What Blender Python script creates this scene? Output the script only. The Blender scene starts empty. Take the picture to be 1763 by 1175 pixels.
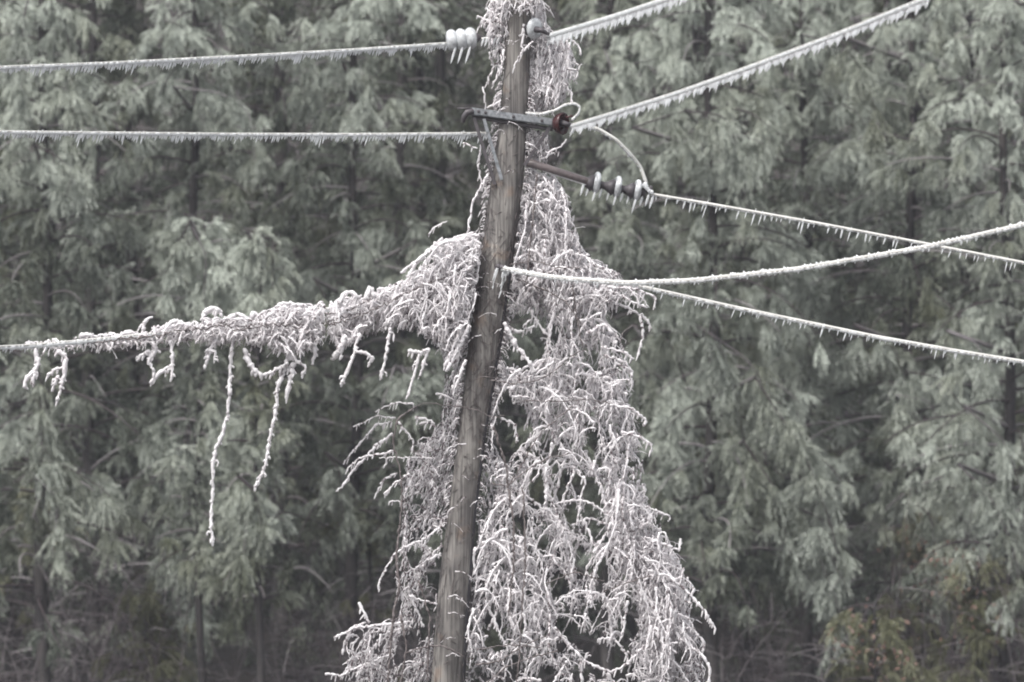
import bpy, math, random
import numpy as np
from mathutils import Vector

rnd = random.Random(7)
rng = np.random.default_rng(11)

# ------------------------------------------------------------------ camera, sky, sun, exposure
W, H = 1763.0, 1175.0
CAM_Z, AIM = 5.0, 0.040            # camera height; slope of the centre ray
FPX = W * 50.0 / 8.8
sc = bpy.context.scene
cam = bpy.data.cameras.new("camera")
camo = bpy.data.objects.new("camera", cam)
sc.collection.objects.link(camo)
camo.location = (0, 0, CAM_Z)
camo.rotation_euler = (math.pi / 2 + math.atan(AIM), 0, 0)
cam.sensor_width = 36.0
cam.lens = 36.0 * 50.0 / 8.8
cam.clip_start, cam.clip_end = 0.5, 2000.0
cam.dof.use_dof = True
cam.dof.focus_distance = 50.0
cam.dof.aperture_fstop = 2.7
sc.camera = camo

world = bpy.data.worlds.new("World")
sc.world = world
world.use_nodes = True
nt = world.node_tree
sky = nt.nodes.new("ShaderNodeTexSky")
sky.sky_type = 'NISHITA'
sky.sun_disc = False
SUN_EL, SUN_AZ = math.radians(55), math.radians(215)      # behind and to the left of the camera, through cloud
sky.sun_elevation = SUN_EL
sky.sun_rotation = SUN_AZ
sky.dust_density = 4.0
hsv = nt.nodes.new("ShaderNodeHueSaturation")
hsv.inputs["Saturation"].default_value = 0.20
nt.links.new(sky.outputs[0], hsv.inputs["Color"])
nt.links.new(hsv.outputs[0], nt.nodes["Background"].inputs["Color"])
nt.nodes["Background"].inputs["Strength"].default_value = 0.15

sun = bpy.data.lights.new("sun", 'SUN')
sun.energy = 1.5
sun.angle = math.radians(18)
sun.color = (1.0, 0.97, 0.93)
suno = bpy.data.objects.new("sun", sun)
sc.collection.objects.link(suno)
sd = Vector((math.sin(SUN_AZ) * math.cos(SUN_EL), math.cos(SUN_AZ) * math.cos(SUN_EL), math.sin(SUN_EL)))
suno.rotation_euler = sd.to_track_quat('Z', 'Y').to_euler()

sc.view_settings.view_transform = 'Standard'
sc.view_settings.look = 'None'
sc.view_settings.exposure = 0.77
sc.cycles.max_bounces = 8
sc.cycles.diffuse_bounces = 5
sc.cycles.volume_bounces = 0
sc.cycles.filter_width = 1.9

# ------------------------------------------------------------------ placing helpers
def P(px, py, Y=50.0):
    """world point at depth Y seen at photo pixel px, py"""
    u, v = (px - W / 2) / FPX, -(py - H / 2) / FPX
    c = 1 / math.sqrt(1 + AIM * AIM); s = AIM * c
    dy = c - v * s; dz = s + v * c
    t = Y / dy
    return np.array((u * t, Y, CAM_Z + dz * t))

def pix(p):
    """photo pixel of world points (n,3)"""
    p = np.atleast_2d(p)
    c = 1 / math.sqrt(1 + AIM * AIM); s = AIM * c
    y, z = p[:, 1], p[:, 2] - CAM_Z
    f = c * y + s * z; up = -s * y + c * z
    return W / 2 + p[:, 0] / f * FPX, H / 2 - up / f * FPX

def ground_z(x, y):
    x = np.asarray(x, float); y = np.asarray(y, float)
    t = np.clip((y - 60) / 28, 0, 1)
    z = 2.2 * t * t * (3 - 2 * t)
    z = z + np.clip(y - 92, 0, None) * 0.34
    z = z + 0.22 * np.sin(x * 0.31 + y * 0.17) * t + 0.15 * np.sin(x * 0.83 - y * 0.41) * t
    return z

def link(o, parent=None):
    sc.collection.objects.link(o)
    if parent is not None:
        o.parent = parent
    return o

def tag(o, label=None, cat=None, group=None, kind=None):
    if label: o["label"] = label
    if cat: o["category"] = cat
    if group: o["group"] = group
    if kind: o["kind"] = kind
    return o

def empty(name, loc=(0, 0, 0)):
    o = bpy.data.objects.new(name, None)
    o.empty_display_size = 0.2
    o.location = loc
    return link(o)

class MB:
    """collects tubes and faces, built as one mesh"""
    def __init__(s):
        s.v = []; s.q = []; s.t = []; s.a = []; s.n = 0
    def add(s, v, q=None, t=None, a=0.5):
        v = np.asarray(v, float).reshape(-1, 3)
        s.v.append(v)
        if q is not None and len(q): s.q.append(np.asarray(q) + s.n)
        if t is not None and len(t): s.t.append(np.asarray(t) + s.n)
        s.a.append(np.full(len(v), a) if np.isscalar(a) else np.asarray(a, float))
        s.n += len(v)
    def tube(s, pts, rad, k=5, a=0.5, cap=True):
        pts = np.asarray(pts, float)
        n = len(pts)
        rad = np.full(n, rad) if np.isscalar(rad) else np.asarray(rad, float)
        tg = np.gradient(pts, axis=0)
        tg /= np.linalg.norm(tg, axis=1)[:, None] + 1e-9
        m = tg.mean(axis=0)
        ref = np.eye(3)[int(np.argmin(np.abs(m)))]
        u = np.cross(tg, ref); u /= np.linalg.norm(u, axis=1)[:, None] + 1e-9
        w = np.cross(tg, u)
        an = np.arange(k) * 2 * math.pi / k
        ring = pts[:, None, :] + rad[:, None, None] * (np.cos(an)[None, :, None] * u[:, None, :] + np.sin(an)[None, :, None] * w[:, None, :])
        v = ring.reshape(-1, 3)
        i = np.arange(n - 1)[:, None] * k; j = np.arange(k)[None, :]; j2 = (j + 1) % k
        q = np.stack([i + j, i + j2, i + k + j2, i + k + j], axis=-1).reshape(-1, 4)
        t = None
        av = np.repeat(np.full(n, a) if np.isscalar(a) else np.asarray(a, float), k)
        if cap:
            v = np.vstack([v, pts[0] - tg[0] * rad[0] * 0.4, pts[-1] + tg[-1] * rad[-1] * 0.4])
            av = np.append(av, [av[0], av[-1]])
            c0, c1 = n * k, n * k + 1
            jj = np.arange(k); jn = (jj + 1) % k
            t = np.vstack([np.stack([np.full(k, c0), jn, jj], -1), np.stack([np.full(k, c1), (n - 1) * k + jj, (n - 1) * k + jn], -1)])
        s.add(v, q, t, av)
    def cone(s, p, d, r, k=4, a=0.8):
        """an icicle from p along d"""
        p = np.asarray(p, float); d = np.asarray(d, float)
        s.tube(np.array([p - d * 0.12, p + d * 0.3, p + d * 0.7, p + d]), [r, r * .95, r * .8, r * .35], k=k, a=a, cap=False)
    def build(s, name, mat, parent=None, smooth=True):
        v = np.vstack(s.v).astype(np.float32)
        q = np.vstack(s.q) if s.q else np.zeros((0, 4), int)
        t = np.vstack(s.t) if s.t else np.zeros((0, 3), int)
        me = bpy.data.meshes.new(name)
        me.vertices.add(len(v)); me.vertices.foreach_set("co", v.ravel())
        loops = np.concatenate([q.ravel(), t.ravel()]).astype(np.int32)
        me.loops.add(len(loops)); me.loops.foreach_set("vertex_index", loops)
        npoly = len(q) + len(t)
        st = np.concatenate([np.arange(len(q)) * 4, len(q) * 4 + np.arange(len(t)) * 3]).astype(np.int32)
        me.polygons.add(npoly); me.polygons.foreach_set("loop_start", st)
        me.update(calc_edges=True)
        me.polygons.foreach_set("use_smooth", np.full(npoly, smooth))
        at = me.attributes.new("amt", 'FLOAT', 'POINT')
        at.data.foreach_set("value", np.concatenate(s.a).astype(np.float32))
        me.materials.append(mat)
        return link(bpy.data.objects.new(name, me), parent)

def box(mb, p0, p1, w, h, a=0.5, up=(0, 0, 1)):
    """bar of section w x h between two points with bevelled long edges"""
    p0 = np.asarray(p0, float); p1 = np.asarray(p1, float)
    d = p1 - p0; d /= np.linalg.norm(d)
    s_ = np.cross(d, up); s_ /= np.linalg.norm(s_); t_ = np.cross(s_, d)
    b = min(w, h) * 0.18
    prof = [(-w / 2 + b, -h / 2), (w / 2 - b, -h / 2), (w / 2, -h / 2 + b), (w / 2, h / 2 - b), (w / 2 - b, h / 2), (-w / 2 + b, h / 2), (-w / 2, h / 2 - b), (-w / 2, -h / 2 + b)]
    v = [p + s_ * x + t_ * y for p in (p0, p1) for x, y in prof]
    q = [(i, (i + 1) % 8, 8 + (i + 1) % 8, 8 + i) for i in range(8)]
    t = [(0, i + 1, i) for i in range(1, 7)] + [(8, 8 + i, 8 + i + 1) for i in range(1, 7)]
    mb.add(v, q, t, a)

def lathe(mb, p0, axis, prof, k=20, a=0.5):
    """prof: (distance along axis, radius)"""
    p0 = np.asarray(p0, float); axis = np.asarray(axis, float); axis /= np.linalg.norm(axis)
    ref = np.array((0, 0, 1.0)) if abs(axis[2]) < .8 else np.array((1.0, 0, 0))
    u = np.cross(axis, ref); u /= np.linalg.norm(u); w = np.cross(axis, u)
    an = np.arange(k) * 2 * math.pi / k
    v = np.vstack([p0 + axis * d + r * (np.cos(an)[:, None] * u + np.sin(an)[:, None] * w) for d, r in prof])
    n = len(prof); i = np.arange(n - 1)[:, None] * k; j = np.arange(k)[None, :]; j2 = (j + 1) % k
    q = np.stack([i + j, i + j2, i + k + j2, i + k + j], axis=-1).reshape(-1, 4)
    mb.add(v, q, None, a)

# ------------------------------------------------------------------ materials
def mat(name, build):
    m = bpy.data.materials.new(name); m.use_nodes = True
    n = m.node_tree.nodes; l = m.node_tree.links
    b = n["Principled BSDF"]
    build(n, l, b)
    return m

def glow_through(n, l, b, colour, w):
    """ice passes light: mix in a translucent share"""
    tr = n.new("ShaderNodeBsdfTranslucent"); mx = n.new("ShaderNodeMixShader"); mx.inputs[0].default_value = w
    l.new(colour, tr.inputs["Color"]); l.new(b.outputs[0], mx.inputs[1]); l.new(tr.outputs[0], mx.inputs[2])
    l.new(mx.outputs[0], n["Material Output"].inputs["Surface"])

def ramp(n, pts):
    r = n.new("ShaderNodeValToRGB")
    e = r.color_ramp.elements
    while len(e) < len(pts): e.new(0.5)
    for el, (p, c) in zip(e, pts):
        el.position = p; el.color = (*c, 1)
    return r

def noise(n, l, scale, detail=4, vec=None, mapping=None):
    t = n.new("ShaderNodeTexNoise"); t.inputs["Scale"].default_value = scale; t.inputs["Detail"].default_value = detail
    tc = n.new("ShaderNodeNewGeometry")
    src = tc.outputs["Position"]
    if mapping:
        mp = n.new("ShaderNodeMapping"); mp.inputs["Scale"].default_value = mapping
        l.new(src, mp.inputs[0]); src = mp.outputs[0]
    l.new(src, t.inputs["Vector"])
    return t

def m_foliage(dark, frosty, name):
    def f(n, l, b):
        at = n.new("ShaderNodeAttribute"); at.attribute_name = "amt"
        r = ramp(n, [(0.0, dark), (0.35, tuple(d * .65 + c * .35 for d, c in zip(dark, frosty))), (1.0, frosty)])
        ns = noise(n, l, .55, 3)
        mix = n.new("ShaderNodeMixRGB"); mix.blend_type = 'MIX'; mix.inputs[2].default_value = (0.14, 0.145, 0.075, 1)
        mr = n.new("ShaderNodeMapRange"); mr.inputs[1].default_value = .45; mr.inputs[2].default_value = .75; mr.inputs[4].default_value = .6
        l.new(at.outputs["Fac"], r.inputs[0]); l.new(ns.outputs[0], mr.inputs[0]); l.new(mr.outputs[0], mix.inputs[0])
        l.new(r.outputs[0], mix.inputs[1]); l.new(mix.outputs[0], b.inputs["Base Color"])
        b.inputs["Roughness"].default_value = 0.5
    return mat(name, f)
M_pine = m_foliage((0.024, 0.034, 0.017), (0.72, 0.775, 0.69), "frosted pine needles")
M_yel = m_foliage((0.06, 0.063, 0.024), (0.45, 0.45, 0.32), "yellow green needles")

def f(n, l, b):
    ns = noise(n, l, 9, 6, mapping=(1, 1, .25))
    r = ramp(n, [(0.3, (0.014, 0.012, 0.013)), (0.7, (0.055, 0.048, 0.046))])
    l.new(ns.outputs[0], r.inputs[0]); l.new(r.outputs[0], b.inputs["Base Color"]); b.inputs["Roughness"].default_value = .8
M_bark = mat("pine bark", f)

def f(n, l, b):
    at = n.new("ShaderNodeAttribute"); at.attribute_name = "amt"
    r = ramp(n, [(0.0, (0.045, 0.033, 0.036)), (1.0, (0.5, 0.47, 0.48))])
    l.new(at.outputs["Fac"], r.inputs[0]); l.new(r.outputs[0], b.inputs["Base Color"]); b.inputs["Roughness"].default_value = .5
M_twig = mat("iced bare twig", f)

def f(n, l, b):
    ns = noise(n, l, 0.9, 8); r = ramp(n, [(0.3, (0.014, 0.012, 0.012)), (0.7, (0.042, 0.034, 0.030))])
    l.new(ns.outputs[0], r.inputs[0]); l.new(r.outputs[0], b.inputs["Base Color"]); b.inputs["Roughness"].default_value = .95
    n2 = noise(n, l, 14, 5); bp = n.new("ShaderNodeBump"); bp.inputs["Distance"].default_value = .06
    l.new(n2.outputs[0], bp.inputs["Height"]); l.new(bp.outputs[0], b.inputs["Normal"])
M_ground = mat("leaf litter", f)

def f(n, l, b):   # iced vine: clear ice over brown bark, so brown shows through in specks
    at = n.new("ShaderNodeAttribute"); at.attribute_name = "amt"
    ns = noise(n, l, 42, 3)
    ad = n.new("ShaderNodeMath"); ad.operation = 'MULTIPLY_ADD'; ad.inputs[1].default_value = 1.5
    l.new(ns.outputs[0], ad.inputs[0]); 
    sb = n.new("ShaderNodeMath"); sb.operation = 'SUBTRACT'; sb.inputs[1].default_value = 0.78
    l.new(at.outputs["Fac"], sb.inputs[0]); l.new(sb.outputs[0], ad.inputs[2])
    r = ramp(n, [(0.14, (0.09, 0.065, 0.068)), (0.31, (0.40, 0.36, 0.37)), (0.49, (0.88, 0.845, 0.86)), (1.0, (0.97, 0.95, 0.96))])
    l.new(ad.outputs[0], r.inputs[0]); l.new(r.outputs[0], b.inputs["Base Color"])
    b.inputs["Roughness"].default_value = .09
    b.inputs["Specular IOR Level"].default_value = .6
    glow_through(n, l, b, r.outputs[0], .3)
M_vine = mat("ice coated vine", f)

def f(n, l, b):
    b.inputs["Base Color"].default_value = (0.88, 0.90, 0.91, 1)
    ns = noise(n, l, 60, 3); r = ramp(n, [(0.25, (0.80, 0.81, 0.82)), (0.5, (0.96, 0.97, 0.98))])
    l.new(ns.outputs[0], r.inputs[0]); l.new(r.outputs[0], b.inputs["Base Color"])
    b.inputs["Roughness"].default_value = .2
    glow_through(n, l, b, r.outputs[0], .6)
M_ice = mat("white ice", f)

def f(n, l, b):
    ns = noise(n, l, 25, 3); r = ramp(n, [(0.3, (0.07, 0.056, 0.055)), (0.7, (0.19, 0.165, 0.16))])
    l.new(ns.outputs[0], r.inputs[0]); l.new(r.outputs[0], b.inputs["Base Color"]); b.inputs["Roughness"].default_value = .5
M_stem = mat("bare vine bark", f)

def f(n, l, b):
    ns = noise(n, l, 55, 6, mapping=(1, 1, .03))
    r = ramp(n, [(0.30, (0.078, 0.076, 0.075)), (0.5, (0.19, 0.185, 0.18)), (0.72, (0.33, 0.325, 0.315))])
    n2 = noise(n, l, 3.5, 5, mapping=(1, 1, .6)); r2 = ramp(n, [(0.4, (0.45, 0.42, 0.42)), (0.62, (1.0, 0.96, 0.92))])
    mx = n.new("ShaderNodeMixRGB"); mx.blend_type = 'MULTIPLY'; mx.inputs[0].default_value = 1
    l.new(ns.outputs[0], r.inputs[0]); l.new(n2.outputs[0], r2.inputs[0]); l.new(r.outputs[0], mx.inputs[1]); l.new(r2.outputs[0], mx.inputs[2])
    n3 = noise(n, l, 5, 3); r3 = ramp(n, [(0.60, (0, 0, 0)), (0.70, (1, 1, 1))])
    m3 = n.new("ShaderNodeMixRGB"); m3.inputs[2].default_value = (0.30, 0.19, 0.12, 1)
    m4 = n.new("ShaderNodeMath"); m4.operation = 'MULTIPLY'; m4.inputs[1].default_value = .28
    l.new(n3.outputs[0], r3.inputs[0]); l.new(r3.outputs[0], m4.inputs[0]); l.new(m4.outputs[0], m3.inputs[0])
    l.new(mx.outputs[0], m3.inputs[1]); l.new(m3.outputs[0], b.inputs["Base Color"])
    b.inputs["Roughness"].default_value = .75
    bp = n.new("ShaderNodeBump"); bp.inputs["Distance"].default_value = .006; bp.inputs["Strength"].default_value = .6
    l.new(ns.outputs[0], bp.inputs["Height"]); l.new(bp.outputs[0], b.inputs["Normal"])
M_pole = mat("weathered pole wood", f)

def plain(name, c, rough=.4, metal=0.0, var=.25, scale=30):
    def f(n, l, b):
        ns = noise(n, l, scale, 5)
        r = ramp(n, [(0.3, tuple(x * (1 - var) for x in c)), (0.7, tuple(min(1, x * (1 + var)) for x in c))])
        l.new(ns.outputs[0], r.inputs[0]); l.new(r.outputs[0], b.inputs["Base Color"])
        b.inputs["Roughness"].default_value = rough; b.inputs["Metallic"].default_value = metal
    return mat(name, f)
M_steel = plain("galvanised steel", (0.215, 0.225, 0.24), .5, .2, .45)
M_dark = plain("dark oxidised metal", (0.07, 0.062, 0.068), .5)
M_porc = plain("iced white porcelain", (0.52, 0.535, 0.55), .12, 0, .28)
M_brown = plain("brown glazed porcelain", (0.05, 0.017, 0.018), .2, 0, .3)
M_wire = plain("iced conductor", (0.60, 0.59, 0.565), .3, 0, .12, 8)
M_rod = plain("brown grey strain rod", (0.15, 0.125, 0.125), .4, 0, .2)
M_edge_tube = plain("dark edge tube", (0.035, 0.033, 0.038), .6, 0, .3)

# ------------------------------------------------------------------ ground
def build_ground():
    xs = np.concatenate([np.linspace(-400, -40, 10), np.linspace(-36, 36, 61), np.linspace(40, 400, 10)])
    ys = np.concatenate([np.linspace(-60, 50, 12), np.linspace(54, 140, 70), np.linspace(150, 400, 14)])
    X, Yg = np.meshgrid(xs, ys)
    Z = ground_z(X, Yg)
    v = np.stack([X, Yg, Z], -1).reshape(-1, 3)
    nx, ny = len(xs), len(ys)
    i = np.arange(ny - 1)[:, None] * nx; j = np.arange(nx - 1)[None, :]
    q = np.stack([i + j, i + j + 1, i + nx + j + 1, i + nx + j], -1).reshape(-1, 4)
    mb = MB(); mb.add(v, q)
    tag(mb.build("ground", M_ground), kind="structure")
build_ground()

# ------------------------------------------------------------------ the wood: brightness painted into needle ice and spray density (rows top to bottom)
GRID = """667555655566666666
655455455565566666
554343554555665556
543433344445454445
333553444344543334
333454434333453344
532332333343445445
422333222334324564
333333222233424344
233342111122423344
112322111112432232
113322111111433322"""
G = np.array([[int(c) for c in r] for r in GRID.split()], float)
# bright clumps and dark gaps, put into the sprays as more or less ice
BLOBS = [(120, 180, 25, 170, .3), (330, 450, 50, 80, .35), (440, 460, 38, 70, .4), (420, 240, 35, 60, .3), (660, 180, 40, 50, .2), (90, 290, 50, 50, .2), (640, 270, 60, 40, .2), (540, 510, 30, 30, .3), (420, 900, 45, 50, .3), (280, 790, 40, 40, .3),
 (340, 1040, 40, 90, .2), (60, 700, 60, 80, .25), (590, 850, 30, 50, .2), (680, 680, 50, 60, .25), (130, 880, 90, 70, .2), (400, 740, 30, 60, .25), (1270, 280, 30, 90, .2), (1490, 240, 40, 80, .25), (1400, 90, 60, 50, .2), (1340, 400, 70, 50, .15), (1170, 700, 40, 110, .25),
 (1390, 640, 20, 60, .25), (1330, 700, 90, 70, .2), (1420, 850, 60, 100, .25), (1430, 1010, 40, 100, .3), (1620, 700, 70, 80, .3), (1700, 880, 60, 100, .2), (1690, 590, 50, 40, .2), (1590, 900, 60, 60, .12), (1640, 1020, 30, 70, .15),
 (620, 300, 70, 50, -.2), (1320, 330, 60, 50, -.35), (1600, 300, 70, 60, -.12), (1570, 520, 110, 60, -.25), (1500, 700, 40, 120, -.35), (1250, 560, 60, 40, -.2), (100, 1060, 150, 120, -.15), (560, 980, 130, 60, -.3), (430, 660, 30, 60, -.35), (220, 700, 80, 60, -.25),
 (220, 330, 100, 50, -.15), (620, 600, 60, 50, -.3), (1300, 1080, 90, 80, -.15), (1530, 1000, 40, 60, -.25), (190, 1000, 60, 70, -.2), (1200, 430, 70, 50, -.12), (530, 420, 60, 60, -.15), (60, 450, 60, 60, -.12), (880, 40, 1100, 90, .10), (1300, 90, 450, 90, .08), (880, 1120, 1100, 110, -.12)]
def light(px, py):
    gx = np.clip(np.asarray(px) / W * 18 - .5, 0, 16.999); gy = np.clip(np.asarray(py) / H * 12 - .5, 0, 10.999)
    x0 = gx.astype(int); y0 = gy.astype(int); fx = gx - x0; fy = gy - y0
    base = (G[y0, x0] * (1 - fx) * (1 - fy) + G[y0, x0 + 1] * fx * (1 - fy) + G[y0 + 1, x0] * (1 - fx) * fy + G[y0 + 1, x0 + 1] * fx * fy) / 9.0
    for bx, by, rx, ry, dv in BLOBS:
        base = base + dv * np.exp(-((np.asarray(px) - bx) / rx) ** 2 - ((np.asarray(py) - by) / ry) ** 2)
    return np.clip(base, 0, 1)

def resample(pts, n):
    pts = np.asarray(pts, float)
    d = np.concatenate([[0], np.cumsum(np.linalg.norm(np.diff(pts, axis=0), axis=1))])
    s = np.linspace(0, d[-1], n)
    # Catmull-like smoothing by interpolating with cubic through numpy: linear then smooth
    out = np.stack([np.interp(s, d, pts[:, k]) for k in range(3)], -1)
    if n > 6:
        for _ in range(max(1, n // (len(pts) * 3))):
            o = out.copy(); o[1:-1] = (out[:-2] + 2 * out[1:-1] + out[2:]) / 4; out = o
    return out

def expand_needles(O, D, L, F, M=62, nl=0.10, wd=0.0042):
    """branchlets (origin, direction, length, frost plus painted brightness) -> thin needle triangles drooping round a sagging twig"""
    N = len(O)
    t = rng.random((N, M)) ** 0.8
    drp = (0.45 * L)[:, None]
    ax = O[:, None, :] + D[:, None, :] * (L[:, None] * t)[..., None]
    ax[..., 2] -= drp * t * t
    tg = D[:, None, :] * L[:, None, None] + np.zeros((N, M, 3)); tg[..., 2] -= 2 * drp * t
    tg /= np.linalg.norm(tg, axis=2)[..., None]
    r = rng.normal(size=(N, M, 3)); r /= np.linalg.norm(r, axis=2)[..., None]
    nd = tg * 0.75 + r * 0.75; nd[..., 2] -= 0.6
    nd /= np.linalg.norm(nd, axis=2)[..., None]
    ln = nl * (0.6 + 0.7 * rng.random((N, M))) * (1.15 - 0.5 * t)
    tip = ax + nd * ln[..., None]
    sd = np.cross(nd, rng.normal(size=(N, M, 3))); sd /= np.linalg.norm(sd, axis=2)[..., None] + 1e-9
    w = wd * (0.7 + .6 * rng.random((N, M)))[..., None]
    V = np.stack([ax + sd * w, tip, ax - sd * w], 2)
    fb = F[:, None] * (0.55 + 0.6 * t) + rng.normal(0, .10, (N, M)) + (rng.random((N, M)) < .12) * .25
    A = np.stack([fb * .5, fb * 1.2 + .1, fb * .5], 2)
    return V.reshape(-1, 3), np.clip(A, 0, 1).ravel()

class Crown:
    def __init__(s): s.O = []; s.D = []; s.L = []; s.F = []; s.limbs = MB()
    def bough(s, path, frost=None, per_m=3.0, bl=(.16, .30), start=.12, r0=.03, spread=1.0, clump=13):
        path = np.asarray(path, float)
        n = len(path)
        L = np.linalg.norm(np.diff(path, axis=0), axis=1).sum()
        s.limbs.tube(path, np.linspace(r0, r0 * .3, n), k=4, a=rnd.choice((.0, .0, .2, .45)), cap=False)
        mc = max(2, int(round(L * per_m)))
        uc = start + (1 - start) * (np.arange(mc) + rng.random(mc)) / mc
        off = rng.normal(0, 1, (mc, 3)) * np.array((.17, .17, .08)) * spread; off[:, 2] -= .05 + .18 * rng.random(mc) ** 2
        idx = uc * (n - 1); i0 = np.minimum(idx.astype(int), n - 2); fr = (idx - i0)[:, None]
        C = path[i0] * (1 - fr) + path[i0 + 1] * fr
        tg = path[i0 + 1] - path[i0]; tg /= np.linalg.norm(tg, axis=1)[:, None]
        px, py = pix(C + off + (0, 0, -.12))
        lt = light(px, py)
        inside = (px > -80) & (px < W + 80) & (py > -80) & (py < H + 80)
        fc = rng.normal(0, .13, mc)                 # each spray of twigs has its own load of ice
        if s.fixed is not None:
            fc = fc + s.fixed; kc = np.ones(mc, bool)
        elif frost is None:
            fc = fc + np.clip(lt * 2.1 - .47, .02, .95) + s.bias  # light and shade of the map go into the needle whiteness
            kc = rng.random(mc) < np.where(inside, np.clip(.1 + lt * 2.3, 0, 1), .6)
        else:
            fc = fc * .7 + frost + .05; kc = np.ones(mc, bool)
        sz = rng.uniform(.75, 1.3, mc)
        rep = lambda a: np.repeat(a[kc], clump, axis=0)
        m = int(kc.sum()) * clump
        if m == 0: return
        rr = rng.normal(size=(m, 3)); rr /= np.linalg.norm(rr, axis=1)[:, None]
        d = rep(tg) * .35 + rep(off) * 2.2 + rr * .95; d[:, 2] -= .42
        d /= np.linalg.norm(d, axis=1)[:, None]
        o = rep(C) + rep(off) * (.4 + .6 * rng.random(m))[:, None]
        ln = rng.uniform(bl[0], bl[1], m) * rep(sz)
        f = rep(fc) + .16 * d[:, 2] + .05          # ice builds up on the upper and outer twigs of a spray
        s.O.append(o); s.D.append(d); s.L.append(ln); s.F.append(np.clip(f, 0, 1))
    bias = 0.0; fixed = None
    def build(s, root, mt, M=46, **kw):
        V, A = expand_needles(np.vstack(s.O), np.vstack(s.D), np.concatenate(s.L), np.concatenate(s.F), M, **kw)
        k = len(V) // 3
        mb = MB(); mb.add(V, None, np.arange(k * 3).reshape(-1, 3), A)
        mb.build("crown", mt, root, smooth=False)
        s.limbs.build("branches", M_twig, root)

def pine(px, Y, top, base_rel, label, group, sig=(), n=64, Lmax=2.6, rt=.11, M=62, bias=0.0, mt=None, lean=0.0, per_m=3.1, wd=.0042, fixed=None):
    """a tree whose trunk is seen at pixel column px; sig = boughs sketched as (pixel path, depth offset, frost, width)"""
    b = P(px, 900, Y); gx = b[0]; gz = float(ground_z(gx, Y))
    root = empty("pine_tree", (gx, Y, gz)); tag(root, label, "tree", group)
    c = Crown(); c.bias = bias; c.fixed = fixed
    zz = np.linspace(gz - .3, top, 24)
    tp = np.stack([gx + lean * ((zz - gz) / (top - gz)) ** 1.5 + .05 * np.sin(zz * .9 + px), Y + .04 * np.cos(zz * .7), zz], -1)
    tm = MB(); tm.tube(tp, np.linspace(rt, rt * .25, 24), k=9, a=.2)
    z0 = gz + base_rel
    for i in range(n):
        f = (i + rnd.random()) / n
        z = z0 + (top - z0) * f
        az = i * 2.39996 + rnd.uniform(-.3, .3)
        L = Lmax * (1 - .62 * f) * (rnd.uniform(.6, 1.1) if i % 3 else rnd.uniform(.25, .5))
        if abs(px - W / 2) < 900 and math.sin(az) > .75 and Lmax > 2 and fixed is None and i % 2: continue
        e = rnd.uniform(.05, .45); dr = rnd.uniform(.5, .95) / max(L, .8)
        sst = np.linspace(0, 1, 9) ** .9 * L
        cx = np.interp(z, zz, tp[:, 0])
        bend = rnd.uniform(-.35, .35)
        hx = np.cos(az + bend * sst / L); hy = np.sin(az + bend * sst / L)
        droop = sst * e - dr * sst * sst * .55
        rr = sst * (1 - .14 * sst / L)
        pth = np.stack([cx + hx * rr, Y + hy * rr, z + droop], -1)
        c.bough(pth, per_m=per_m, r0=.014 + .010 * (1 - f))
    for pxs, dy, fr, wd_ in sig:
        pts = np.array([P(a, b_, Y + dy) for a, b_ in pxs])
        L = np.linalg.norm(np.diff(pts, axis=0), axis=1).sum()
        pth = resample(pts, 16)
        first = np.array([[gx + lean * .3, Y, pth[0][2] - .25]])
        c.limbs.tube(np.vstack([first, pth[0]]), [.04, .03], k=4, a=.3, cap=False)
        c.bough(pth, frost=fr, per_m=4.5, bl=(.14 * wd_, .26 * wd_), start=.03, r0=.014, spread=.5 * wd_, clump=13)
    # parent at base: shift to local space
    tm.build("trunk", M_bark, root)
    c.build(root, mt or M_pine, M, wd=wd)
    for ch in root.children:
        ch.location = (-gx, -Y, -gz)
    return root

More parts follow.
